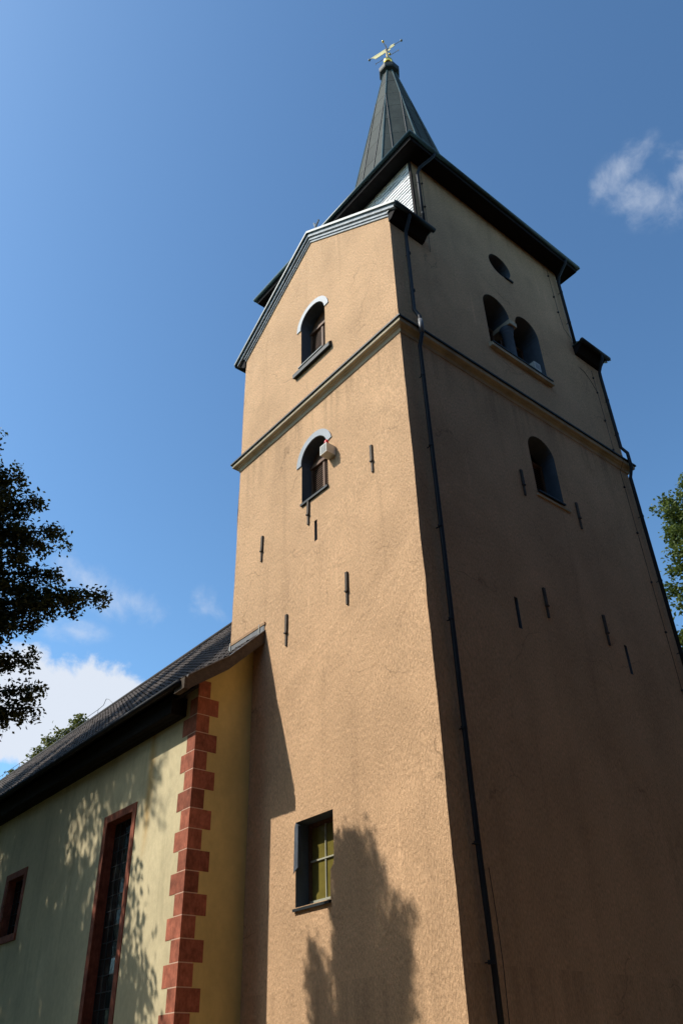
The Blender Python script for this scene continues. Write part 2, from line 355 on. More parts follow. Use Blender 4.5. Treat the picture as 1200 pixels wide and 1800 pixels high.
# louvred shutters and frames in the openings
def shutterA(name, cx, hw, z0, zs, zt, y):
    fr = MB().prism(arch_poly(cx, hw + .03, z0 - .05, zs, zt + .03), 'y', y + .06, y + .12).build(name, 'dark_interior', tower)
    b = MB()
    for x in (cx - hw, cx - .035, cx + hw - .07): b.box(x, x + .07, y - .02, y + .05, z0, zs + .02)
    b.build('shutter_frame', 'brown_wood', fr)
    MB().box(cx - hw, cx + hw, y - .05, y + .055, zs - .02, zs + .07).build('head_rail', 'brown_wood', fr)
    MB().prism([(cx + (hw - .02) * math.cos(math.pi * k / 12), zs + .071 + (zt - zs - .09) * math.sin(math.pi * k / 12)) for k in range(13)], 'y', y + .01, y + .058).build('arched_panel', 'brown_wood', fr)
    s = MB(); z = z0 + .03
    while z < zs - .05:
        for xa, xb in ((cx - hw + .07, cx - .035), (cx + .035, cx + hw - .07)):
            s.add([(xa, y, z), (xb, y, z), (xb, y + .045, z + .045), (xa, y + .045, z + .045), (xa, y, z - .012), (xb, y, z - .012), (xb, y + .045, z + .033), (xa, y + .045, z + .033)],
                  [(0, 1, 2, 3), (7, 6, 5, 4), (0, 4, 5, 1), (2, 6, 7, 3), (1, 5, 6, 2), (0, 3, 7, 4)])
        z += .062
    s = s.build('louvre_slats', 'brown_wood', fr); s['kind'] = 'stuff'
    return fr
shutterA('belfry_shutter', -3.20, .52, 17.36, 18.80, 19.34, .34)
shutterA('belfry_shutter', -3.19, .50, 12.87, 14.03, 14.55, .30)
def shutterB(name, cy, hw, z0, zs, zt, x):
    fr = MB().prism(arch_poly(cy, hw + .03, z0 - .05, zs, zt + .03), 'x', -x - .06, -x - .12).build(name, 'dark_interior', tower)
    b = MB()
    for y in (cy - hw, cy - .035, cy + hw - .07): b.box(-x - .055, -x + .02, y, y + .07, z0, zs + .02)
    b.box(-x - .05, -x + .03, cy - hw, cy + hw, zs - .02, zs + .07)
    b.build('shutter_frame', 'brown_wood', fr)
    s = MB(); z = z0 + .03
    while z < zs - .05:
        for ya, yb in ((cy - hw + .07, cy - .035), (cy + .035, cy + hw - .07)):
            s.add([(-x, ya, z), (-x, yb, z), (-x - .045, yb, z + .045), (-x - .045, ya, z + .045), (-x, ya, z - .012), (-x, yb, z - .012), (-x - .045, yb, z + .033), (-x - .045, ya, z + .033)],
                  [(0, 1, 2, 3), (7, 6, 5, 4), (0, 4, 5, 1), (2, 6, 7, 3), (1, 5, 6, 2), (0, 3, 7, 4)])
        z += .065
    s = s.build('louvre_slats', 'brown_wood', fr); s['kind'] = 'stuff'
shutterB('belfry_shutter', 3.89, .53, 17.38, 19.0, 19.56, .62)
shutterB('belfry_shutter', 5.18, .50, 17.38, 19.0, 19.56, .62)
shutterB('belfry_shutter', 4.60, .50, 12.95, 14.30, 14.80, .42)
# oculus back
oc = MB(); oc.prism([(4.5 + .49 * math.cos(2 * math.pi * k / 24), 21.37 + .45 * math.sin(2 * math.pi * k / 24)) for k in range(24)], 'x', -.42, -.5)
oc = oc.build('round_window', 'dark_interior', tower)
rg = MB()
for k in range(24):
    a, b_ = 2 * math.pi * k / 24, 2 * math.pi * (k + 1) / 24
    rg.add([(x, 4.5 + q * math.cos(t), 21.37 + q * .92 * math.sin(t)) for x in (-.36, -.415) for q in (.40, .475) for t in (a, b_)],
           [(0, 1, 3, 2), (4, 6, 7, 5), (0, 4, 5, 1), (2, 3, 7, 6)])
rg.build('round_frame', 'brown_wood', oc)
box('sill', 'dark_metal', oc, -.4, .05, 4.62, 4.98, 20.93, 20.99)
# lead hoods over the two arched openings of the sunny side
def hood(cx, hw, zs, zt, t0, t1, th, wd):
    b = MB(); n = 22; sec = []
    for k in range(n + 1):
        t = t0 + (t1 - t0) * k / n
        c_, s_ = math.cos(t), math.sin(t)
        i = (cx + (hw + .006) * c_, zs + (zt - zs + .006) * s_); o = (cx + (hw + wd) * c_, zs + (zt - zs + wd) * s_)
        sec.append([(i[0], .0, i[1]), (i[0], -th, i[1]), (o[0], -th, o[1]), (o[0], .0, o[1])])
    vs_ = [p for q in sec for p in q]; fs_ = [(0, 1, 2, 3), (4 * n + 3, 4 * n + 2, 4 * n + 1, 4 * n)]
    for k in range(n):
        for j in range(4): fs_.append((4 * k + j, 4 * k + 4 + j, 4 * k + 4 + (j + 1) % 4, 4 * k + (j + 1) % 4))
    return b.add(vs_, fs_).build('arch_hood', 'hood_lead', tower)
hood(-3.20, .52, 18.82, 19.34, R(4), R(182), .025, .17)
hood(-3.19, .50, 14.05, 14.55, R(10), R(183), .025, .18)
# sills
def sillA(x0, x1, z0, z1, pr, mt='dark_metal'):
    return MB().prism([(0.33, z1 + .05), (0.33, z0 - .02), (.0, z0 - .02), (-pr, z0), (-pr, z1 - .03), (0, z1)], 'x', x0, x1).build('sill', mt, tower)
sl = MB().prism([(.001, 17.35), (.001, 17.13), (-.10, 17.11), (-.10, 17.24)], 'x', -3.97, -2.43).build('sill', 'dark_metal', tower)
MB().prism([(.33, 17.40), (.33, 17.37), (-.12, 17.27), (-.12, 17.30)], 'x', -3.715, -2.685).build('drip_sheet', 'patina_metal', sl)
sl = MB().prism([(.30, 12.93), (.30, 12.885), (-.05, 12.80), (-.05, 12.86)], 'x', -3.70, -2.68).build('sill', 'dark_metal', tower)
sl = MB().prism([(.001, 17.36), (.001, 17.20), (.11, 17.21), (.11, 17.31)], 'y', 3.27, 5.78)
sl = sl.build('sill', 'sandstone', tower)
MB().prism([(-.6, 17.42), (-.6, 17.37), (.13, 17.315), (.13, 17.36)], 'y', 3.30, 5.74).build('drip_sheet', 'dark_metal', sl)
sl = MB().prism([(-.4, 13.02), (-.4, 12.97), (.06, 12.91), (.06, 12.95)], 'y', 4.11, 5.09).build('sill', 'dark_metal', tower)
MB().box(.0, .035, 4.05, 5.28, 12.80, 12.845).build('sill', 'sandstone', tower)
# belfry column
cm = MB().lathe([(.21, 17.36), (.21, 17.46), (.17, 17.52), (.155, 17.6), (.15, 18.62), (.17, 18.66), (.15, 18.7), (.16, 18.74), (.21, 18.86)], -.24, 4.55, 20).build('column', 'reveal_plaster', tower, True)
MB().box(-.78, .012, 4.40, 4.70, 18.86, 19.02).build('impost_block', 'sandstone', cm)
# string course round the tower
def ring(prof, name, mt, parent, x0=-W, x1=0, y0=0, y1=DP):
    b = MB(); n = len(prof); vs_ = []
    for sx, sy in ((1, -1), (1, 1), (-1, 1), (-1, -1)):
        for p, z in prof: vs_.append(((x1 + p) if sx > 0 else (x0 - p), (y1 + p) if sy > 0 else (y0 - p), z))
    fs_ = []
    for k in range(4):
        for j in range(n): fs_.append((k * n + j, k * n + (j + 1) % n, ((k + 1) % 4) * n + (j + 1) % n, ((k + 1) % 4) * n + j))
    return b.add(vs_, fs_).build(name, mt, parent)
crn = ring([(-.02, 15.57), (.02, 15.57), (.03, 15.62), (.045, 15.655), (.085, 15.675), (.085, 15.70), (.15, 15.715), (.165, 15.735), (.165, 15.832), (-.02, 15.832)], 'string_course', 'sandstone', tower)
ring([(-.01, 15.93), (-.01, 15.834), (.205, 15.826), (.205, 15.872), (.02, 15.93)], 'metal_cover', 'dark_metal', crn)
# wall anchors
def anchor(pos, face, ln, tw=0.0):
    p = Vector(pos); h = ln / 2
    b = MB()
    def P(u, o, z): return (p.x + u + tw * z, -o, p.z + z) if face == 'A' else (o, p.y + u + tw * z, p.z + z)
    def bx(u0, u1, o0, o1, z0, z1): b.add([P(u, o, z) for u in (u0, u1) for o in (o0, o1) for z in (z0, z1)], [(0, 1, 3, 2), (4, 6, 7, 5), (0, 4, 5, 1), (2, 3, 7, 6), (0, 2, 6, 4), (1, 5, 7, 3)])
    bx(-.032, .032, -.01, .045, -.06, h); bx(-.024, .024, -.01, .036, -h, -.06); bx(-.040, .040, -.01, .062, -.09, -.055)
    b.build('wall_anchor', 'iron', tower)
for x, z0, z1 in [(-1.18, 12.29, 13.01), (-3.42, 12.16, 12.84), (-5.28, 12.09, 12.81), (-2.15, 9.54, 10.28), (-4.22, 9.44, 10.19)]:
    anchor((x, 0, (z0 + z1) / 2), 'A', z1 - z0, random.Random(x).uniform(-.02, .03))
for y, z0, z1 in [(3.565, 12.56, 13.29), (5.605, 12.46, 13.23), (3.56, 9.43, 10.13), (5.63, 9.40, 10.14)]:
    anchor((0, y, (z0 + z1) / 2), 'B', z1 - z0)

# gable rakes: stepped painted mouldings with a sheet-metal edge
SL = .72; ZR = 22.55
def rake(ysgn, y0):
    for sx in (1, -1):
        def line(dz, x): return ZR - dz - SL * abs(x - XM)
        xe = XM + sx * (W / 2 + .30)
        def strip(name, d0, d1, pr, mt, par, xe_=xe, back=0.0):
            poly = [(XM, ZR - d0), (xe_, line(d0, xe_)), (xe_, line(d1, xe_)), (XM, ZR - d1)]
            return MB().prism(poly, 'y', y0 + ysgn * back, y0 - ysgn * pr).build(name, mt, par)
        a = strip('gable_rake', .07, .20, .12, 'rake_paint', tower)
        xw = XM + sx * (W / 2 + .02)
        strip('rake_fillet', .20, .225, .09, 'patina_metal', a, xw)
        strip('rake_board', .225, .31, .07, 'rake_paint', a, xw)
        strip('lower_moulding', .31, .39, .035, 'rake_paint', a, xw)
        strip('metal_edge', -.02, .07, .18, 'patina_metal', a, XM + sx * (W / 2 + .40))
rake(1, 0); rake(-1, DP)
# side gable roofs (front and back shoulders)
for ya, yb in ((-.10, 1.24), (DP + .10, Y2 - .14)):
    for sx in (1, -1):
        xe = XM + sx * (W / 2 + .40); ya_in = Y1 + .01 if ya < 1 else Y2 - .01
        y0, y1 = min(ya, ya_in), max(ya, ya_in)
        rf = MB().prism([(XM, ZR - .01), (xe, ZR - .01 - SL * abs(xe - XM)), (xe, ZR - .10 - SL * abs(xe - XM)), (XM, ZR - .10)], 'y', y0, y1).build('shoulder_roof', 'dark_metal', tower)
        y0, y1 = min(ya, yb), max(ya, yb)
        xi = 0.0 if sx > 0 else -W
        zt = ZR - SL * (W / 2 + .40)
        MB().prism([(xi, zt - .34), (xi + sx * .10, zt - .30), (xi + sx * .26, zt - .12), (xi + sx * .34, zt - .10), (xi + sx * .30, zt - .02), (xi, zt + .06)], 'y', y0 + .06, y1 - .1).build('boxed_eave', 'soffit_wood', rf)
        MB().tube([(xi + sx * .38, y0 - .03, zt - .045), (xi + sx * .38, y1, zt - .045)], .068, 10).build('gutter', 'dark_metal', rf, True)
        MB().box(min(xi, xi + sx * .42), max(xi, xi + sx * .42), y0 + .02, y1, zt - .002, zt + .03).build('eave_flashing', 'patina_metal', rf)
# small forked finial on the front gable
fi = MB().tube([(-3.03, .0, 22.40), (-3.03, .0, 22.78)], .035, 6).build('gable_finial', 'hood_lead', tower)
MB().tube([(-3.03, 0, 22.66), (-2.86, 0, 22.86)], .03, 6).tube([(-3.03, 0, 22.70), (-3.09, 0, 22.92)], .032, 6).build('finial_prong', 'hood_lead', fi)
# slate hung cheeks of the upper block
def slates(y, sgn):
    rnd = random.Random(4); b = MB(); z = 19.95; ex = .135; row = 0
    while z < 23.36:
        hw = .27; x = -W - .02 + (row % 2) * hw / 2
        while x < -.02:
            x1 = min(x + hw - .010 - rnd.random() * .006, -.012)
            if x1 - x > .05 and ZR - SL * abs((x + x1) / 2 - XM) < z + .25:
                o = rnd.uniform(0, .010); t = z + ex + .03; dz = rnd.uniform(-.010, .010)
                b.add([(x, y - sgn * (.034 + o), z + dz), (x1, y - sgn * (.034 + o), z + dz + rnd.uniform(-.006, .006)), (x1, y - sgn * .012, t), (x, y - sgn * .012, t),
                       (x, y - sgn * .004, z + dz), (x1, y - sgn * .004, z + dz), (x1, y - sgn * .002, t), (x, y - sgn * .002, t)],
                      [(0, 1, 2, 3), (7, 6, 5, 4), (0, 4, 5, 1), (1, 5, 6, 2), (0, 3, 7, 4), (2, 6, 7, 3)])
            x += hw
        z += ex; row += 1
    o = b.build('slate_cladding', 'slate_white', tower); o['kind'] = 'stuff'; o['label'] = 'pale horizontal slate cladding shining in the sun'
slates(Y1, 1); slates(Y2, -1)
for x in (-.06, -W): MB().box(x, x + .075, Y1 - .055, Y1 - .001, 19.9, 23.42).build('corner_board', 'soffit_wood', tower)
# main eaves and skirt roof
EX0, EX1, EY0, EY1 = -W - .5, .5, Y1 - .47, Y2 + .5
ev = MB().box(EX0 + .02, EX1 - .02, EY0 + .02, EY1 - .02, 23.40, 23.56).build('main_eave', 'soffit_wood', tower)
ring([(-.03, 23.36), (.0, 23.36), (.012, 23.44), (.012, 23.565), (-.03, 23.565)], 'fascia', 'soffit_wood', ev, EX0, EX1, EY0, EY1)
for a, b_ in [((EX1 + .06, EY0 - .06), (EX1 + .06, EY1 + .06)), ((EX0 - .06, EY0 - .06), (EX0 - .06, EY1 + .06)), ((EX0 - .1, EY0 - .06), (EX1 + .1, EY0 - .06)), ((EX0 - .1, EY1 + .06), (EX1 + .1, EY1 + .06))]:
    MB().tube([(*a, 23.56), (*b_, 23.56)], .065, 10).build('gutter', 'patina_metal', ev, True)
AP = lambda z: 1.265 + (31 - z) * .166                # apothem of the spire at height z
sk = MB(); z0 = 23.58; zb = 24.5; Rb = AP(zb) / math.cos(R(22.5))
oct_ = [(XM + Rb * math.cos(R(22.5 + 45 * k)), YM + Rb * math.sin(R(22.5 + 45 * k)), zb) for k in range(8)]
rect = [(EX1, EY1, z0), (EX0, EY1, z0), (EX0, EY0, z0), (EX1, EY0, z0)]
sk.v = oct_ + rect
sk.f = [(8, 0, 1), (8, 1, 9), (1, 2, 9), (9, 2, 3), (9, 3, 10), (3, 4, 10), (10, 4, 5), (10, 5, 11), (5, 6, 11), (11, 6, 7), (11, 7, 8), (7, 0, 8), tuple(range(8)), (8, 9, 10, 11)]
sk.build('skirt_roof', 'spire_sheet', tower)
ZTOP = 37.2
sp = MB().lathe([(AP(zb - .1) / math.cos(R(22.5)), zb - .1), (AP(ZTOP) / math.cos(R(22.5)), ZTOP)], XM, YM, 8, R(22.5)).build('spire', 'spire_sheet', tower)
SEAM = .29; T8 = math.tan(R(22.5))
zl = [zb + .02, 26.0, 27.5, 29.0, 30.4, 31.8, 33.1, 34.4, 35.8, ZTOP - .02]
for k in range(8):
    th = R(45 * k); nx, ny = math.cos(th), math.sin(th); tx, ty = -ny, nx
    def P(u, z, off): a = AP(z) + off; return (XM + nx * a + tx * u, YM + ny * a + ty * u, z)
    rnd = random.Random(k)
    for i in range(len(zl) - 1):
        a, b_ = zl[i] + .001, zl[i + 1] - .002
        ha, hb = AP(a) * T8 - .012, AP(b_) * T8 - .012
        segs = [(-min(SEAM, ha), min(SEAM, ha), -min(SEAM, hb), min(SEAM, hb))]
        if ha > SEAM + .03:
            segs += [(SEAM + .004, ha, SEAM + .004, max(hb, SEAM + .006)), (-ha, -SEAM - .004, -max(hb, SEAM + .006), -SEAM - .004)]
        for u0, u1, u2, u3 in segs:
            o1 = .006 + rnd.uniform(0, .004); o2 = .004
            MB().add([P(u0, a, o1), P(u1, a, o1), P(u3, b_, o2), P(u2, b_, o2), P(u0, a, .0), P(u1, a, .0), P(u3, b_, .0), P(u2, b_, .0)],
                     [(0, 1, 2, 3), (7, 6, 5, 4), (0, 4, 5, 1), (1, 5, 6, 2), (2, 6, 7, 3), (3, 7, 4, 0)]).build('metal_sheet', 'spire_sheet', sp)
    zs = 31 + (1.265 - SEAM / T8) / .166
    for s_ in (1, -1):
        MB().tube([P(s_ * SEAM, zb, .02), P(s_ * SEAM, zs, .02)], .016, 5).build('standing_seam', 'pipe_metal', sp)
    hp = lambda z, o: (XM + (AP(z) / math.cos(R(22.5)) + o) * math.cos(th + R(22.5)), YM + (AP(z) / math.cos(R(22.5)) + o) * math.sin(th + R(22.5)), z)
    MB().tube([hp(zb, .006), hp(ZTOP, .006)], .026, 6).build('hip_roll', 'patina_metal', sp)
MB().lathe([(.30, 37.08), (.43, 37.16), (.46, 37.22), (.46, 37.46), (.40, 37.52), (.22, 37.86), (.06, 38.06)], XM, YM, 8, R(22.5)).build('spire_cap', 'dark_metal', sp)
# downpipes
def pipe(path, r, parent, name='downpipe', mt='pipe_metal', clips=(), face=0):
    o = MB().tube(path, r, 10).build(name, mt, parent, True)
    return o
p1 = pipe([(.36, .36, 19.88), (.36, .36, 19.72), (.13, .42, 19.42), (.11, .43, 19.2), (.11, .42, 16.5), (.245, .43, 16.15), (.245, .44, 15.6), (.12, .46, 15.3), (.12, .47, 10), (.12, .46, 5.4), (.12, .47, 4.3), (.12, .50, 3.2), (.12, .52, .2)], .048, tower)
MB().tube([(.245, .43, 16.05), (.245, .44, 15.9), (.245, .44, 15.62)], [.058, .064, .058], 12).build('pipe_collar', 'flash_lead', p1, True)
for z in (18.6, 17.2, 14.4, 12.4, 10.4, 8.4, 6.4, 4.6, 3.0):
    MB().box(-.01, .10, .450, .468, z, z + .015).tube([(.12 if z < 15 else .11, .455, z - .02), (.12 if z < 15 else .11, .455, z + .03)], .055, 10).build('pipe_bracket', 'pipe_metal', p1)
p2 = pipe([(.55, 1.55, 23.5), (.5, 1.5, 23.34), (.18, 1.26, 23.0), (.10, 1.22, 22.75), (.10, 1.21, 20.1)], .048, tower)
for z in (22.3, 20.9): MB().box(-.01, .09, 1.205, 1.22, z, z + .015).tube([(.10, 1.215, z - .02), (.10, 1.215, z + .03)], .054, 10).build('pipe_bracket', 'pipe_metal', p2)
p3 = pipe([(.55, 7.5, 23.5), (.5, 7.5, 23.34), (.18, 7.49, 23.0), (.11, 7.49, 22.75), (.11, 7.50, 20.0)], .048, tower)
for z in (22.3, 20.9): MB().box(-.01, .10, 7.49, 7.505, z, z + .015).tube([(.11, 7.496, z - .02), (.11, 7.496, z + .03)], .054, 10).build('pipe_bracket', 'pipe_metal', p3)
p4 = pipe([(.36, 8.4, 19.88), (.36, 8.42, 19.7), (.12, 8.50, 19.35), (.10, 8.52, 19.1), (.10, 8.52, 16.4), (.245, 8.52, 16.1), (.245, 8.52, 15.6), (.12, 8.54, 15.3), (.12, 8.56, .2)], .048, tower)
for z in (18.2, 16.9, 14.0, 12.0, 10.0, 8.0, 6.0): MB().box(-.01, .11, 8.54, 8.555, z, z + .015).tube([(.12 if z < 15 else .10, 8.52 if z > 15 else 8.55, z - .02), (.12 if z < 15 else .10, 8.52 if z > 15 else 8.55, z + .03)], .056, 10).build('pipe_bracket', 'pipe_metal', p4)
def cable(path, parent, clips):
    o = MB().tube(path, .006, 5).build('lightning_cable', 'dark_metal', parent)
    for c_ in clips: MB().box(-.01, .05, c_[0] - .022, c_[0] + .022, c_[1] - .022, c_[1] + .022).build('cable_clip', 'iron', o)
cable([(.03, 8.2, 19.3), (.035, 8.2, 16.0), (.23, 8.21, 15.86), (.21, 8.22, 15.7), (.03, 8.24, 15.45), (.03, 8.28, .3)], tower, [(8.2, 19.0), (8.2, 18.4), (8.2, 17.3), (8.2, 16.2), (8.24, 14.9), (8.25, 13.4), (8.26, 11.9), (8.27, 10.5), (8.28, 9.0)])
cable([(.03, 7.12, 23.2), (.03, 7.15, 21.2), (.03, 7.22, 20.5), (.03, 7.6, 20.15)], tower, [(7.12, 22.9), (7.13, 21.9), (7.15, 21.2)])
cable([(.03, 1.45, 23.1), (.03, 1.44, 21.0), (.03, 1.40, 19.5)], tower, [(1.45, 22.6), (1.44, 21.5)])
cable([(.19, .56, 4.25), (.14, .66, 3.6), (.12, .70, 3.0), (.13, .66, 2.2), (.12, .6, .3)], tower, [])
cable([(.02, 7.55, 19.05), (.02, 7.75, 19.02), (.02, 8.0, 18.78), (.02, 8.2, 18.45)], tower, [])

# rectangular window near the ground
wd = MB().box(-3.869, -2.771, 0.340, 0.400, 4.26, 5.688).build('stair_window', 'brown_wood', tower)
xs = [-3.80, -3.375, -2.95]; zs_ = [4.34, 5.02, 5.62]
for i in range(2):
    for j in range(2):
        MB().box(xs[i] + .012, xs[i + 1] - .012, 0.320 + .003 * (i + j), 0.335, zs_[j] + .012, zs_[j + 1] - .012).build('pane', 'olive_glass', wd)
box('mullion', 'window_frame_pale', wd, -3.386, -3.364, 0.300, 0.339, 4.34, 5.62)
box('transom', 'window_frame_pale', wd, -3.80, -2.90, 0.292, 0.338, 5.008, 5.034)
box('bottom_rail', 'window_frame_pale', wd, -3.80, -2.86, 0.275, 0.339, 4.30, 4.355)
box('left_stile', 'brown_wood', wd, -3.866, -3.80, 0.290, 0.339, 4.27, 5.685)
box('right_stile', 'brown_wood', wd, -2.95, -2.885, 0.292, 0.339, 4.27, 5.685)
box('head_rail', 'brown_wood', wd, -3.80, -2.95, 0.294, 0.339, 5.62, 5.685)
MB().prism([(.44, 4.30), (.44, 4.25), (-.05, 4.17), (-.05, 4.215)], 'x', -3.90, -2.86).build('sill', 'dark_metal', tower)
MB().prism([(-3.925, 4.815), (-3.872, 4.86), (-3.80, 4.90), (-3.795, 5.63), (-3.868, 5.685), (-3.90, 5.6)], 'y', -.006, .07).build('jamb_board', 'jamb_grey', tower)

# ------------------------------------------------------------------ things on the tower
sr = thing('siren_box', 'small white siren box with red lamp beside the lower arched shutter', 'siren', (-2.52, -.13, 13.54))
sb = MB().box(-2.64, -2.40, -.27, .012, 13.54, 13.80).build('housing', 'white_box', sr)
gb = MB()
for i in range(7): gb.box(-2.615, -2.425, -.277, -.269, 13.57 + i * .031, 13.588 + i * .031)
gb.build('grille', 'grille_grey', sb)
MB().lathe([(.045, 13.80), (.045, 13.82), (.055, 13.825), (.052, 13.91), (.03, 13.95), (.008, 13.96)], -2.49, -.19, 12).build('red_lamp', 'red_lamp', sr, True)
lb = thing('loudspeaker_box', 'small pale loudspeaker box on the sill of the double belfry window', 'loudspeaker', (-.06, 5.16, 17.41))
q = MB().box(-.22, .10, 5.03, 5.29, 17.335, 17.70).build('housing', 'white_box', lb)
b = MB()
for i in range(5): b.box(.099, .107, 5.065 + i * .042, 5.09 + i * .042, 17.47, 17.66)
b.build('grille', 'grille_grey', q)

wv = thing('weather_vane', 'gilded weather vane with ball and pennant on the spire tip', 'weather vane', (XM, YM, 38.05))
MB().lathe([(.205 * math.sin(math.pi * k / 14) + .004, 38.27 - .205 * math.cos(math.pi * k / 14)) for k in range(15)], XM, YM, 20).build('ball', 'gold', wv, True)
pl = MB().tube([(XM, YM, 37.9), (XM, YM, 38.6), (XM, YM, 39.1), (XM, YM, 39.85)], [.05, .05, .035, .012], 8).build('pole', 'gold', wv, True)
D1 = Vector((.94, .34, 0)).normalized()
def on(c, s_, z): return (c[0] + D1.x * s_, c[1] + D1.y * s_, z)
cx = (XM, YM)
MB().tube([on(cx, -.85, 39.38), on(cx, .72, 39.38)], .013, 6).build('vane_bar', 'brass_dark', pl)
for s_ in (-.87, .74):
    c_ = on(cx, s_, 39.38); MB().lathe([(.055 * math.sin(math.pi * k / 8) + .003, 39.38 - .055 * math.cos(math.pi * k / 8)) for k in range(9)], c_[0], c_[1], 10).build('bar_knob', 'hood_lead', pl, True)
nrm = Vector((-D1.y, D1.x, 0)) * .009
def plate(pts, name, mt='gilt', n_=nrm):
    a = [Vector(on(cx, s_, z)) - n_ for s_, z in pts] + [Vector(on(cx, s_, z)) + n_ for s_, z in pts]; n = len(pts)
    return MB().add(a, [list(range(n)), list(range(2 * n - 1, n - 1, -1))] + [(i, i + n, (i + 1) % n + n, (i + 1) % n) for i in range(n)]).build(name, mt, pl)
plate([(-.05, 39.46), (-.80, 39.43), (-.64, 39.28), (-.57, 39.13), (-.05, 39.16)], 'pennant')
plate([(.12, 39.39), (.24, 39.50), (.42, 39.47), (.34, 39.39), (.42, 39.30), (.24, 39.26)], 'arrow_plume')
plate([(.05, 39.26), (.16, 39.30), (.20, 39.18), (.10, 39.14)], 'scroll_leaf')
D2 = Vector((-.34, .94, 0))
MB().tube([(XM - D2.x * .3, YM - D2.y * .3, 39.55), (XM + D2.x * .32, YM + D2.y * .32, 39.55)], .012, 6).build('short_bar', 'brass_dark', pl)
for s_ in (-.3, .32):
    MB().lathe([(.06 * math.sin(math.pi * k / 8) + .003, 39.55 - .05 * math.cos(math.pi * k / 8)) for k in range(9)], XM + D2.x * s_, YM + D2.y * s_, 8).build('rosette', 'gold', pl, True)
cb = MB().tube([on(cx, -.58, 38.72), on(cx, .55, 38.72)], .012, 6).build('cross_bar', 'brass_dark', wv)
for s_ in (-.58, .55): MB().tube([on(cx, s_, 38.64), on(cx, s_, 38.80)], .012, 6).build('bar_tip', 'brass_dark', cb)

# ------------------------------------------------------------------ nave
XG = -5.5; XF = -37.0; YN = -1.33; YNB = DP + 1.33; XV = -5.1
nave = thing('church_nave', 'pale yellow church nave with red corner stones and dark tiled roof', 'church', (-20, YM, 0))
PROF = [(-1.90, 8.52), (-.90, 9.24), (0.0, 10.12), (YM, 15.10)]
def zroof(y):
    y = y if y <= YM else 2 * YM - y
    for (a, za), (b_, zb_) in zip(PROF, PROF[1:]):
        if y <= b_: return za + (zb_ - za) * (y - a) / (b_ - a)
    return PROF[-1][1]
nb = MB()
gy = [YN, -.9, 0, YM, DP, DP + .9, YNB]
poly = [(YN, 0)] + [(y, zroof(y) - .16) for y in gy] + [(YNB, 0)]
nb.prism(poly, 'x', XG, XF)
nw = nb.build('wall', 'nave_plaster', nave)
carve(nw, [(MB().box(-9.13, -7.92, -2, YN + .32, 1.8, 6.62), 'quoin_red'), (MB().box(-14.80, -13.70, -2, YN + .32, 4.98, 6.36), 'quoin_red')])
# gable wall coat: warm light bounced off the tower put into its yellow
MB().prism([(YN + .006, 0)] + [(y, zroof(y) - .165) for y in (YN + .006, -.9, -.002)] + [(-.002, 0)], 'x', XG - .01, XG + .004).build('gable_wall_coat', 'gable_plaster', nave)
# red window surrounds
def surround(x0, x1, z0, z1, fw):
    f = MB(); y0, y1 = YN - .018, YN + .05
    f.box(x0, x0 + fw, y0, y1, z0, z1 - fw); f.box(x1 - fw, x1, y0, y1, z0, z1 - fw); f.box(x0, x1, y0 - .002, y1, z1 - fw, z1)
    f.box(x0, x1, y0 - .03, y1, z0 - fw, z0)
    return f.build('window_surround', 'quoin_red', nave)
s1 = surround(-9.29, -7.76, 1.8, 6.78, .165)
s2 = surround(-14.97, -13.56, 4.98, 6.51, .16)
def leaded(par, x0, x1, z0, z1, nx, nz, y):
    rnd = random.Random(int(-x0 * 10)); dx = (x1 - x0) / nx; dz = (z1 - z0) / nz
    box('glazing_back', 'dark_interior', par, x0 - .01, x1 + .01, y + .03, y + .06, z0 - .01, z1 + .01)
    for i in range(nx):
        for j in range(nz):
            a = [rnd.uniform(-.004, .004) for _ in range(3)]
            X0, X1, Z0, Z1 = x0 + i * dx + .008, x0 + (i + 1) * dx - .008, z0 + j * dz + .008, z0 + (j + 1) * dz - .008
            MB().add([(X0, y + a[0], Z0), (X1, y + a[1], Z0), (X1, y + a[2], Z1), (X0, y + a[0] + a[2] - a[1], Z1), (X0, y + .025, Z0), (X1, y + .025, Z0), (X1, y + .025, Z1), (X0, y + .025, Z1)],
                     [(0, 1, 2, 3), (7, 6, 5, 4), (0, 4, 5, 1), (1, 5, 6, 2), (2, 6, 7, 3), (3, 7, 4, 0)]).build('pane', 'leaded_glass', par)
    l = MB()
    for i in range(nx + 1): l.box(x0 + i * dx - .009, x0 + i * dx + .009, y - .012, y + .029, z0, z1)
    for j in range(nz + 1): l.box(x0, x1, y - .010, y + .028, z0 + j * dz - .009, z0 + j * dz + .009)
    l.build('lead_grid', 'lead_came', par)
leaded(s1, -9.12, -7.93, 1.82, 6.61, 5, 16, YN + .22)
leaded(s2, -14.79, -13.71, 5.0, 6.35, 4, 5, YN + .22)
# corner stones, long and short by turns, with pale joints between
zq = [.10 + .378 * k for k in range(24)]
for k in range(23):
    z0, z1 = zq[k], zq[k + 1]
    if z0 > 8.85: break
    longA = k % 2 == 0
    lx, ly = (.52, .29) if longA else (.31, .49)
    j = random.Random(k); lx += j.uniform(-.02, .02); ly += j.uniform(-.015, .015)
    top = min(z1 - .009, 9.0)
    if z1 > 8.45:      # under the verge only the gable side shows
        MB().box(XG - .02, XG + .008, YN - .006, YN + ly, z0 + .009, min(top, zroof(YN + .1) - .22)).build('quoin_stone', 'quoin_red', nave)
    else:
        MB().box(XG - lx, XG + .008, YN - .006, YN + ly, z0 + .009, top).build('quoin_stone', 'quoin_red', nave)
        MB().box(XG - .30, XG + .0065, YN - .0045, YN + .28, z1 - .012, z1 + .012).build('mortar_joint', 'mortar', nave)
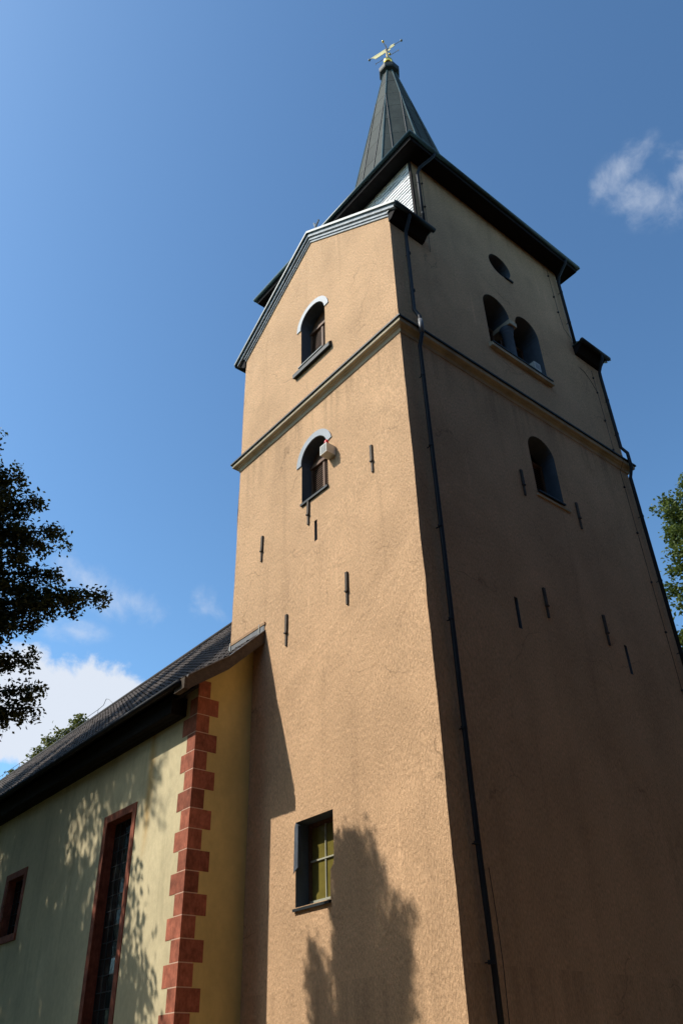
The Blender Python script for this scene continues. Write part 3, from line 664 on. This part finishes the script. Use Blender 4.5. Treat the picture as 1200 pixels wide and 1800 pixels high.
# wooden box cornice under the eave
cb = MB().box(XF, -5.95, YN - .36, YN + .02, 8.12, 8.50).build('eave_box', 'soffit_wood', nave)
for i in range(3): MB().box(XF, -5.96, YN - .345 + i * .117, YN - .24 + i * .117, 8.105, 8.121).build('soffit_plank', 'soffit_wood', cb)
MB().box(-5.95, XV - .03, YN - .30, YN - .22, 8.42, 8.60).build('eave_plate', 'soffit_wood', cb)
# roof deck
def profile_poly(t, ya=PROF[0][0], yb=None):
    ys = [p[0] for p in PROF]; ys2 = ys + [2 * YM - y for y in ys[-2::-1]]
    return [(y, zroof(y)) for y in ys2] + [(y, zroof(y) - t) for y in ys2[::-1]]
deck = MB().prism(profile_poly(.09), 'x', XF - .3, -W - .001)
rp = [(y, z) for y, z in PROF[:3]]; rp[-1] = (-.001, rp[-1][1])
deck.prism(rp + [(y, z - .09) for y, z in rp[::-1]], 'x', -W - .001, XV)
roof = deck.build('roof', 'soffit_wood', nave)
# roof tiles: one shaped tile, laid in courses up the slope
TW, TL = .235, .30
u_ = [0, .035, .075, .115, .15, .20, .235]; h_ = [.012, .034, .040, .030, .010, .004, .012]
def tile_geo(rnd=None):
    v = []; f = []
    n = len(u_)
    for vv, dz in ((-.02, .030), (TL + .04, .004)):
        for u, h in zip(u_, h_): v.append((u - TW / 2, vv, h + dz))
    for u, h in zip(u_, h_): v.append((u - TW / 2, -.02, h + .012))
    for i in range(n - 1): f.append((i, i + 1, n + i + 1, n + i)); f.append((2 * n + i, 2 * n + i + 1, i + 1, i))
    return v, f
tv_, tf_ = tile_geo()
tme = bpy.data.meshes.new('roof_tile'); tme.from_pydata(tv_, [], tf_); tme.update(); tme.materials.append(M['roof_tile_clay'])
segs = []; s0 = 0
for (a, za), (b_, zb_) in zip(PROF, PROF[1:]):
    L = math.hypot(b_ - a, zb_ - za); segs.append((s0, s0 + L, a, za, (b_ - a) / L, (zb_ - za) / L)); s0 += L
spots = []; rnd = random.Random(7); s_ = .02; row = 0
while s_ < s0 - .1:
    for sa, sb_, y0, z0, dy, dz in segs:
        if sa <= s_ < sb_: break
    y = y0 + dy * (s_ - sa); z = z0 + dz * (s_ - sa)
    x = XV - .13
    while x > XF:
        if not (x + TW / 2 > -W and y + .2 > 0) :
            spots.append((x + rnd.uniform(-.006, .006), y, z, dy, dz, rnd.uniform(-.02, .02), rnd.uniform(0, .012)))
        x -= TW
    s_ += TL; row += 1
def tile_matrix(t):
    x, y, z, dy, dz, rt_, of = t
    ex = Vector((1, rt_, 0)).normalized(); ey = Vector((0, dy, dz)); ez = ex.cross(ey).normalized(); ey = ez.cross(ex)
    mm = Matrix((ex, ey, ez)).transposed().to_4x4(); mm.translation = Vector((x, y, z)) + ez * of
    return mm
spots.sort(key=lambda t: (Vector(t[:3]) - CAM).length)
for t in spots[:290]:
    o = bpy.data.objects.new('roof_tile', tme); C.objects.link(o); o.parent = roof; o.matrix_local = tile_matrix(t)
rest = spots[290:]; base = np.array([(*p, 1) for p in tv_]); VV = []; FF = []
for i, t in enumerate(rest):
    VV.append((base @ np.array(tile_matrix(t)).T)[:, :3]); FF += [[q + i * len(tv_) for q in f] for f in tf_]
me = bpy.data.meshes.new('tile_courses'); me.from_pydata(np.concatenate(VV).tolist(), [], FF); me.update(); me.materials.append(M['roof_tile_clay'])
o = link('tile_courses', me, roof); o['kind'] = 'stuff'
MB().tube([(XF, YM, 15.14), (-W, YM, 15.14)], .11, 8).build('ridge_tiles', 'roof_tile_clay', roof, True)
lc = MB().tube([(XF, YM, 15.50), (-24.2, YM, 15.46), (-23.7, YM, 15.50), (-23.5, YM, 15.72), (-23.2, YM, 15.60), (-22.8, YM, 15.30)], .012, 5)
for x in (-36, -34.5, -33, -31.5, -30, -28.5, -27, -25.5, -24.2): lc.tube([(x, YM, 15.15), (x, YM, 15.50)], .01, 5)
lc.build('ridge_wire', 'flash_lead', roof)
# verge board, its lining, and the eave gutter
vb = MB(); vp = [(-1.86, zroof(-1.86)), (-.90, zroof(-.9)), (-.004, zroof(0))]
vb.prism([(y, z + .03) for y, z in vp] + [(y, z - .27) for y, z in vp[::-1]], 'x', XV, XV + .045)
vbo = vb.build('verge_board', 'grey_wood', roof)
MB().prism([(y, z - .10) for y, z in vp] + [(y, z - .16) for y, z in vp[::-1]], 'x', XG + .006, XV - .002).build('verge_soffit', 'soffit_wood', roof)
MB().prism([(y, z + .055) for y, z in vp] + [(y, z + .032) for y, z in vp[::-1]], 'x', XV - .09, XV + .062).build('verge_cap', 'flash_lead', roof)
MB().box(XV - .35, XV + .05, -1.93, -1.80, 8.30, 8.54).build('eave_end_block', 'grey_wood', roof)
MB().tube([(XF, -1.97, 8.46), (XV - .10, -1.97, 8.46)], .062, 10).build('gutter', 'pipe_metal', roof, True)
MB().box(-W + .003, XV + .02, -.022, .02, 10.08, 10.30).build('flashing', 'flash_lead', roof)
MB().box(-W + .002, XV + .05, -.034, .02, 10.30, 10.365).build('flashing_board', 'flash_board', roof)
for x in (-6.47, -5.27): MB().box(x, x + .016, -.045, -.02, 10.1, 10.38).build('flashing_strap', 'white_box', roof)
MB().box(-W - .045, -W + .002, -.03, .3, 10.2, 10.3).build('side_flashing', 'flash_lead', roof)

# ------------------------------------------------------------------ trees
def leaves_mesh(name, pts, nrm_bias, size, mt, seed):
    rs = np.random.RandomState(seed); n = len(pts)
    pts = np.asarray(pts)
    d = rs.normal(size=(n, 3)); d[:, 2] *= .55; d /= np.linalg.norm(d, axis=1)[:, None]           # leaf axis
    q = rs.normal(size=(n, 3)) + np.array([0, 0, nrm_bias]); s = np.cross(d, q); s /= np.linalg.norm(s, axis=1)[:, None]
    nn = np.cross(s, d)
    L = size * rs.uniform(.7, 1.3, n)[:, None]; Wd = L * .30
    v = np.stack([pts, pts + d * L * .5 + s * Wd + nn * L * .10, pts + d * L, pts + d * L * .5 - s * Wd + nn * L * .10], 1).reshape(-1, 3)
    me = bpy.data.meshes.new(name); me.vertices.add(4 * n); me.vertices.foreach_set('co', v.ravel())
    idx = np.arange(4 * n).reshape(n, 4); tri = np.concatenate([idx[:, [0, 1, 2]], idx[:, [0, 2, 3]]], 1).reshape(-1)
    me.loops.add(6 * n); me.loops.foreach_set('vertex_index', tri.astype(np.int32)); me.polygons.add(2 * n)
    me.polygons.foreach_set('loop_start', np.arange(0, 6 * n, 3, dtype=np.int32)); me.polygons.foreach_set('loop_total', np.full(2 * n, 3, dtype=np.int32))
    me.update(calc_edges=True); me.materials.append(M[mt]); return me
def make_tree(name, label, base, height, trunk_r, tips, leaf, nleaf, mt, seed, twig_len=.7, spread=.10, nb=1.2, group=None, droop=.25, hang=.12):
    """tips: limb ends; each limb leaves the trunk, carries side twigs, and the leaves sit along those"""
    rs = np.random.RandomState(seed); root = thing(name, label, 'tree', base, group); base = np.array(base)
    top = base + np.array([rs.uniform(-.3, .3), rs.uniform(-.3, .3), height * .86])
    tr = MB(); tp = [base + (top - base) * t + np.array([math.sin(t * 5 + seed), math.cos(t * 4 + seed), 0]) * .12 * trunk_r * 4 * t for t in np.linspace(0, 1, 9)]
    tr.tube([tuple(p) for p in tp], [trunk_r * (1.25 - t) + .02 if t > .06 else trunk_r * 1.5 for t in np.linspace(0, 1, 9)], 10)
    twigs = []; wts = []
    for tip in tips:
        tip = np.array(tip, float); hz = np.hypot(*(tip - base)[:2])
        za = np.clip((tip[2] - base[2]) - hz * rs.uniform(.25, .6), height * .18, height * .80)
        t = za / (height * .86); a = base + (top - base) * t; mid = (a + tip) / 2 + np.array([0, 0, hz * droop * .5]) + rs.normal(size=3) * .12
        P = [a * (1 - s) ** 2 + 2 * mid * s * (1 - s) + tip * s * s for s in np.linspace(0, 1, 8)]
        ln = np.linalg.norm(tip - a); r0 = min(trunk_r * .5, .02 + ln * .016)
        tr.tube([tuple(p) for p in P], [r0 * (1 - .88 * s) for s in np.linspace(0, 1, 8)], 6)
        m_ = int(5 + ln * 4)
        for k in range(m_):
            s = .30 + .70 * (k + rs.rand()) / m_; i = min(int(s * 7), 6); fr = s * 7 - i; p = P[i] * (1 - fr) + P[i + 1] * fr
            d = (P[i + 1] - P[i]); d /= np.linalg.norm(d) + 1e-9; o = rs.normal(size=3); o[2] *= .8; o /= np.linalg.norm(o)
            dr = d * .7 + o * .9 + np.array([0, 0, -hang]); dr /= np.linalg.norm(dr)
            L_ = twig_len * rs.uniform(.5, 1.15) * (1.15 - .6 * s)
            twigs.append((p, p + dr * L_ + np.array([0, 0, -.1 * L_]))); wts.append(L_)
        twigs.append((P[-2], tip + (tip - P[-2]) * .15)); wts.append(twig_len * .7)
    for a, b_ in twigs[::2]: tr.tube([tuple(a), tuple((a + b_) / 2 + [0, 0, .02]), tuple(b_)], [.010, .007, .003], 3, False)
    tr.build('trunk', 'bark', root, True)
    wts = np.array(wts); pick = rs.choice(len(twigs), nleaf, p=wts / wts.sum()); A_ = np.array([t[0] for t in twigs])[pick]; B_ = np.array([t[1] for t in twigs])[pick]
    s = rs.rand(nleaf)[:, None] ** .8
    off = rs.normal(size=(nleaf, 3)) * spread * (1.15 - .6 * s); off[:, 2] *= .8
    link('crown', leaves_mesh('crown', A_ + (B_ - A_) * s + off, nb, leaf, mt, seed + 1), root)
    return root
def ellipsoid_tips(c, rx, ry, rz, n, seed, inner=.55):
    rs = np.random.RandomState(seed); out = []
    while len(out) < n:
        d = rs.normal(size=3); d /= np.linalg.norm(d); q = rs.uniform(inner, 1.0)
        k = 1 + .22 * math.sin(d[0] * 5 + seed) * math.cos(d[1] * 4 + d[2] * 3)
        out.append((c[0] + d[0] * rx * q * k, c[1] + d[1] * ry * q * k, c[2] + d[2] * rz * q * k))
    return out
# dark tree whose boughs hang in from the left; it throws the shadow on the foot of the tower
T1 = [(-5.02, -3.97, 9.69), (-5.25, -4.35, 9.75), (-5.30, -4.72, 11.10), (-5.45, -5.2, 11.7), (-5.6, -5.6, 12.25), (-5.75, -6.0, 12.2), (-5.32, -4.62, 10.1), (-5.4, -5.0, 10.7),
      (-5.3, -4.65, 9.35), (-5.42, -4.9, 8.9), (-5.35, -4.72, 8.3), (-5.28, -4.6, 7.7), (-5.27, -4.52, 7.35), (-5.42, -5.0, 7.1), (-5.5, -5.2, 6.85), (-5.5, -5.3, 8.2),
      (-5.6, -5.5, 9.2), (-5.8, -5.9, 11.2), (-5.6, -5.4, 11.0), (-5.9, -6.4, 8.0), (-6.1, -6.8, 12.6), (-6.0, -6.6, 11.7),
      (-5.5, -5.0, 9.7), (-5.55, -5.2, 10.3), (-5.6, -5.3, 10.9), (-5.6, -5.5, 11.6), (-5.5, -5.1, 9.1), (-5.6, -5.6, 7.6), (-5.7, -5.9, 7.2), (-5.9, -6.0, 9.5)]
T1 = T1[:2] + [(x - .14, y - .18, z) for x, y, z in T1[2:]]
# boughs further back in the same crown
T1 += [(-6.9, -5.8, 10.2), (-7.0, -6.0, 10.9), (-6.7, -5.9, 9.8), (-5.2, -6.5, 11.6), (-5.1, -6.4, 11.0), (-5.75, -6.55, 13.0), (-6.25, -6.6, 13.2), (-6.0, -6.7, 12.9), (-5.9, -6.5, 12.6), (-6.4, -6.6, 12.7), (-5.25, -6.6, 12.1), (-5.15, -6.5, 11.4), (-5.3, -6.6, 11.0), (-5.5, -6.6, 10.2), (-6.8, -8.0, 12.0), (-7.2, -7.6, 11.2), (-7.0, -6.6, 9.2), (-7.3, -8.6, 12.6)]
rb_ = random.Random(9)
T1 += [(-6.6 + rb_.uniform(-2.3, 1.9), -9.3 + rb_.uniform(-1.6, .6), rb_.uniform(6.0, 11.6)) for _ in range(26)]
make_tree('beech_tree', 'dark leafy tree with drooping boughs before the nave roof', (-6.5, -7.5, 0), 13.2, .22, T1, .088, 100000, 'leaf_dark', 11, .68, .11, hang=.55, droop=.4)
# tall trees further along the nave; only their shade on the wall and roof shows
for i, (x, y, h, rx, s_) in enumerate([(-17.2, -9.5, 31, 4.8, 3), (-23.8, -9.0, 31, 5.0, 5), (-32.0, -10.0, 30, 5.2, 8)]):
    tips = ellipsoid_tips((x, y, h * .57), rx, 4.2, h * .45, 170, s_)
    if i == 0: tips += [(-10.3, -6.4, 10.6), (-10.0, -6.5, 10.0), (-9.8, -6.5, 9.6), (-9.6, -6.4, 9.0), (-10.4, -6.5, 9.2), (-9.9, -6.3, 9.4), (-10.6, -6.8, 11.6), (-10.8, -6.6, 10.0), (-11.2, -6.8, 12.4), (-10.2, -6.2, 8.4)]
    make_tree('linden_tree', ['broad tall linden tree shading the middle of the nave wall', 'broad tall linden tree shading the far nave roof', 'broad tall linden tree shading the end of the nave'][i],
              (x, y, 0), h, .38, tips, .20, 46000, 'leaf_green', 20 + i, 1.3, .26, group='lindens along the nave')
# unseen beeches added to keep sky light off the tower's shaded side
for i, (x, y, h) in enumerate([(16.5, -20, 27), (17, -11, 29), (16, -2, 30), (17, 7, 30), (16.5, 16, 29), (17, 25, 28), (8.5, -23, 28), (-.5, -25, 28), (-8, -29, 27), (9, 33, 27), (1, 36, 26)]):
    make_tree('copper_beech_tree', 'dense copper beech of the churchyard rows facing the tower', (x, y, 0), h, .45, ellipsoid_tips((x, y, h * .53), 7.2, 7.2, h * .50, 110, 60 + i, .3), .62, 22000, 'leaf_copper', 70 + i, 1.9, .5, group='copper beeches across the churchyard')
for i, (x, y, h) in enumerate([(-20.5, -17.5, 25), (-29.5, -18, 25)]):  # unseen second row, added to hold sky light off the nave wall
    make_tree('chestnut_tree', ['tall chestnut tree behind the lindens, opposite the long nave window', 'tall chestnut tree behind the lindens, opposite the far nave roof'][i], (x, y, 0), h, .45, ellipsoid_tips((x, y, h * .5), 5.2, 5.2, h * .48, 80, 80 + i, .3), .5, 14000, 'leaf_dark', 90 + i, 1.8, .5)
# tree beyond the tower's far corner
make_tree('maple_tree', 'sunlit green tree rising behind the shaded tower wall', (-2.1, 19.8, 0), 25.0, .35, ellipsoid_tips((-2.1, 19.8, 15.0), 3.6, 3.6, 7.6, 230, 2, .4), .17, 120000, 'leaf_green', 31, .9, .2)
# treetop above the nave ridge
rs0 = np.random.RandomState(5)
crest = [(-45.5, 12.2, 23.7), (-45.7, 11.9, 23.1), (-46.5, 11.0, 22.6), (-46.9, 10.7, 22.1), (-47.3, 10.2, 21.4), (-47.6, 9.9, 20.9)]
crest += [tuple(np.array(crest[k % 6]) + rs0.normal(size=3) * [.35, .35, .2] - [0, 0, .5 + rs0.rand()]) for k in range(30)]
make_tree('ash_tree', 'yellow green treetop peeping over the dark nave ridge', (-46.4, 11.8, 0), 24.5, .4,
          ellipsoid_tips((-46.4, 11.8, 15.5), 4.0, 4.0, 5.5, 40, 9) + crest, .24, 22000, 'leaf_yellow', 41, .9, .2)

# unseen leaf belt added round the churchyard to block the low sky
rs = np.random.RandomState(77); n = 60000; th = rs.rand(n) * 2 * math.pi
ht = 13 + 2.5 * np.sin(th * 9) + 1.5 * np.sin(th * 23 + 1) + 1.2 * np.sin(th * 41 + 2)
rr = 56 + rs.rand(n) * 9 + 2 * np.sin(th * 17); zz = ht * rs.rand(n) ** .8 + rs.normal(size=n) * .5 - .4
pts = np.stack([-12 + rr * 1.15 * np.cos(th), 4 + rr * np.sin(th), np.maximum(zz, 0.05)], 1)
wo_ = link('woodland', leaves_mesh('woodland', pts, .6, 1.3, 'leaf_dark', 78)); wo_['kind'] = 'stuff'
wo_['label'] = 'belt of dark woodland round the churchyard'; wo_['category'] = 'woodland'
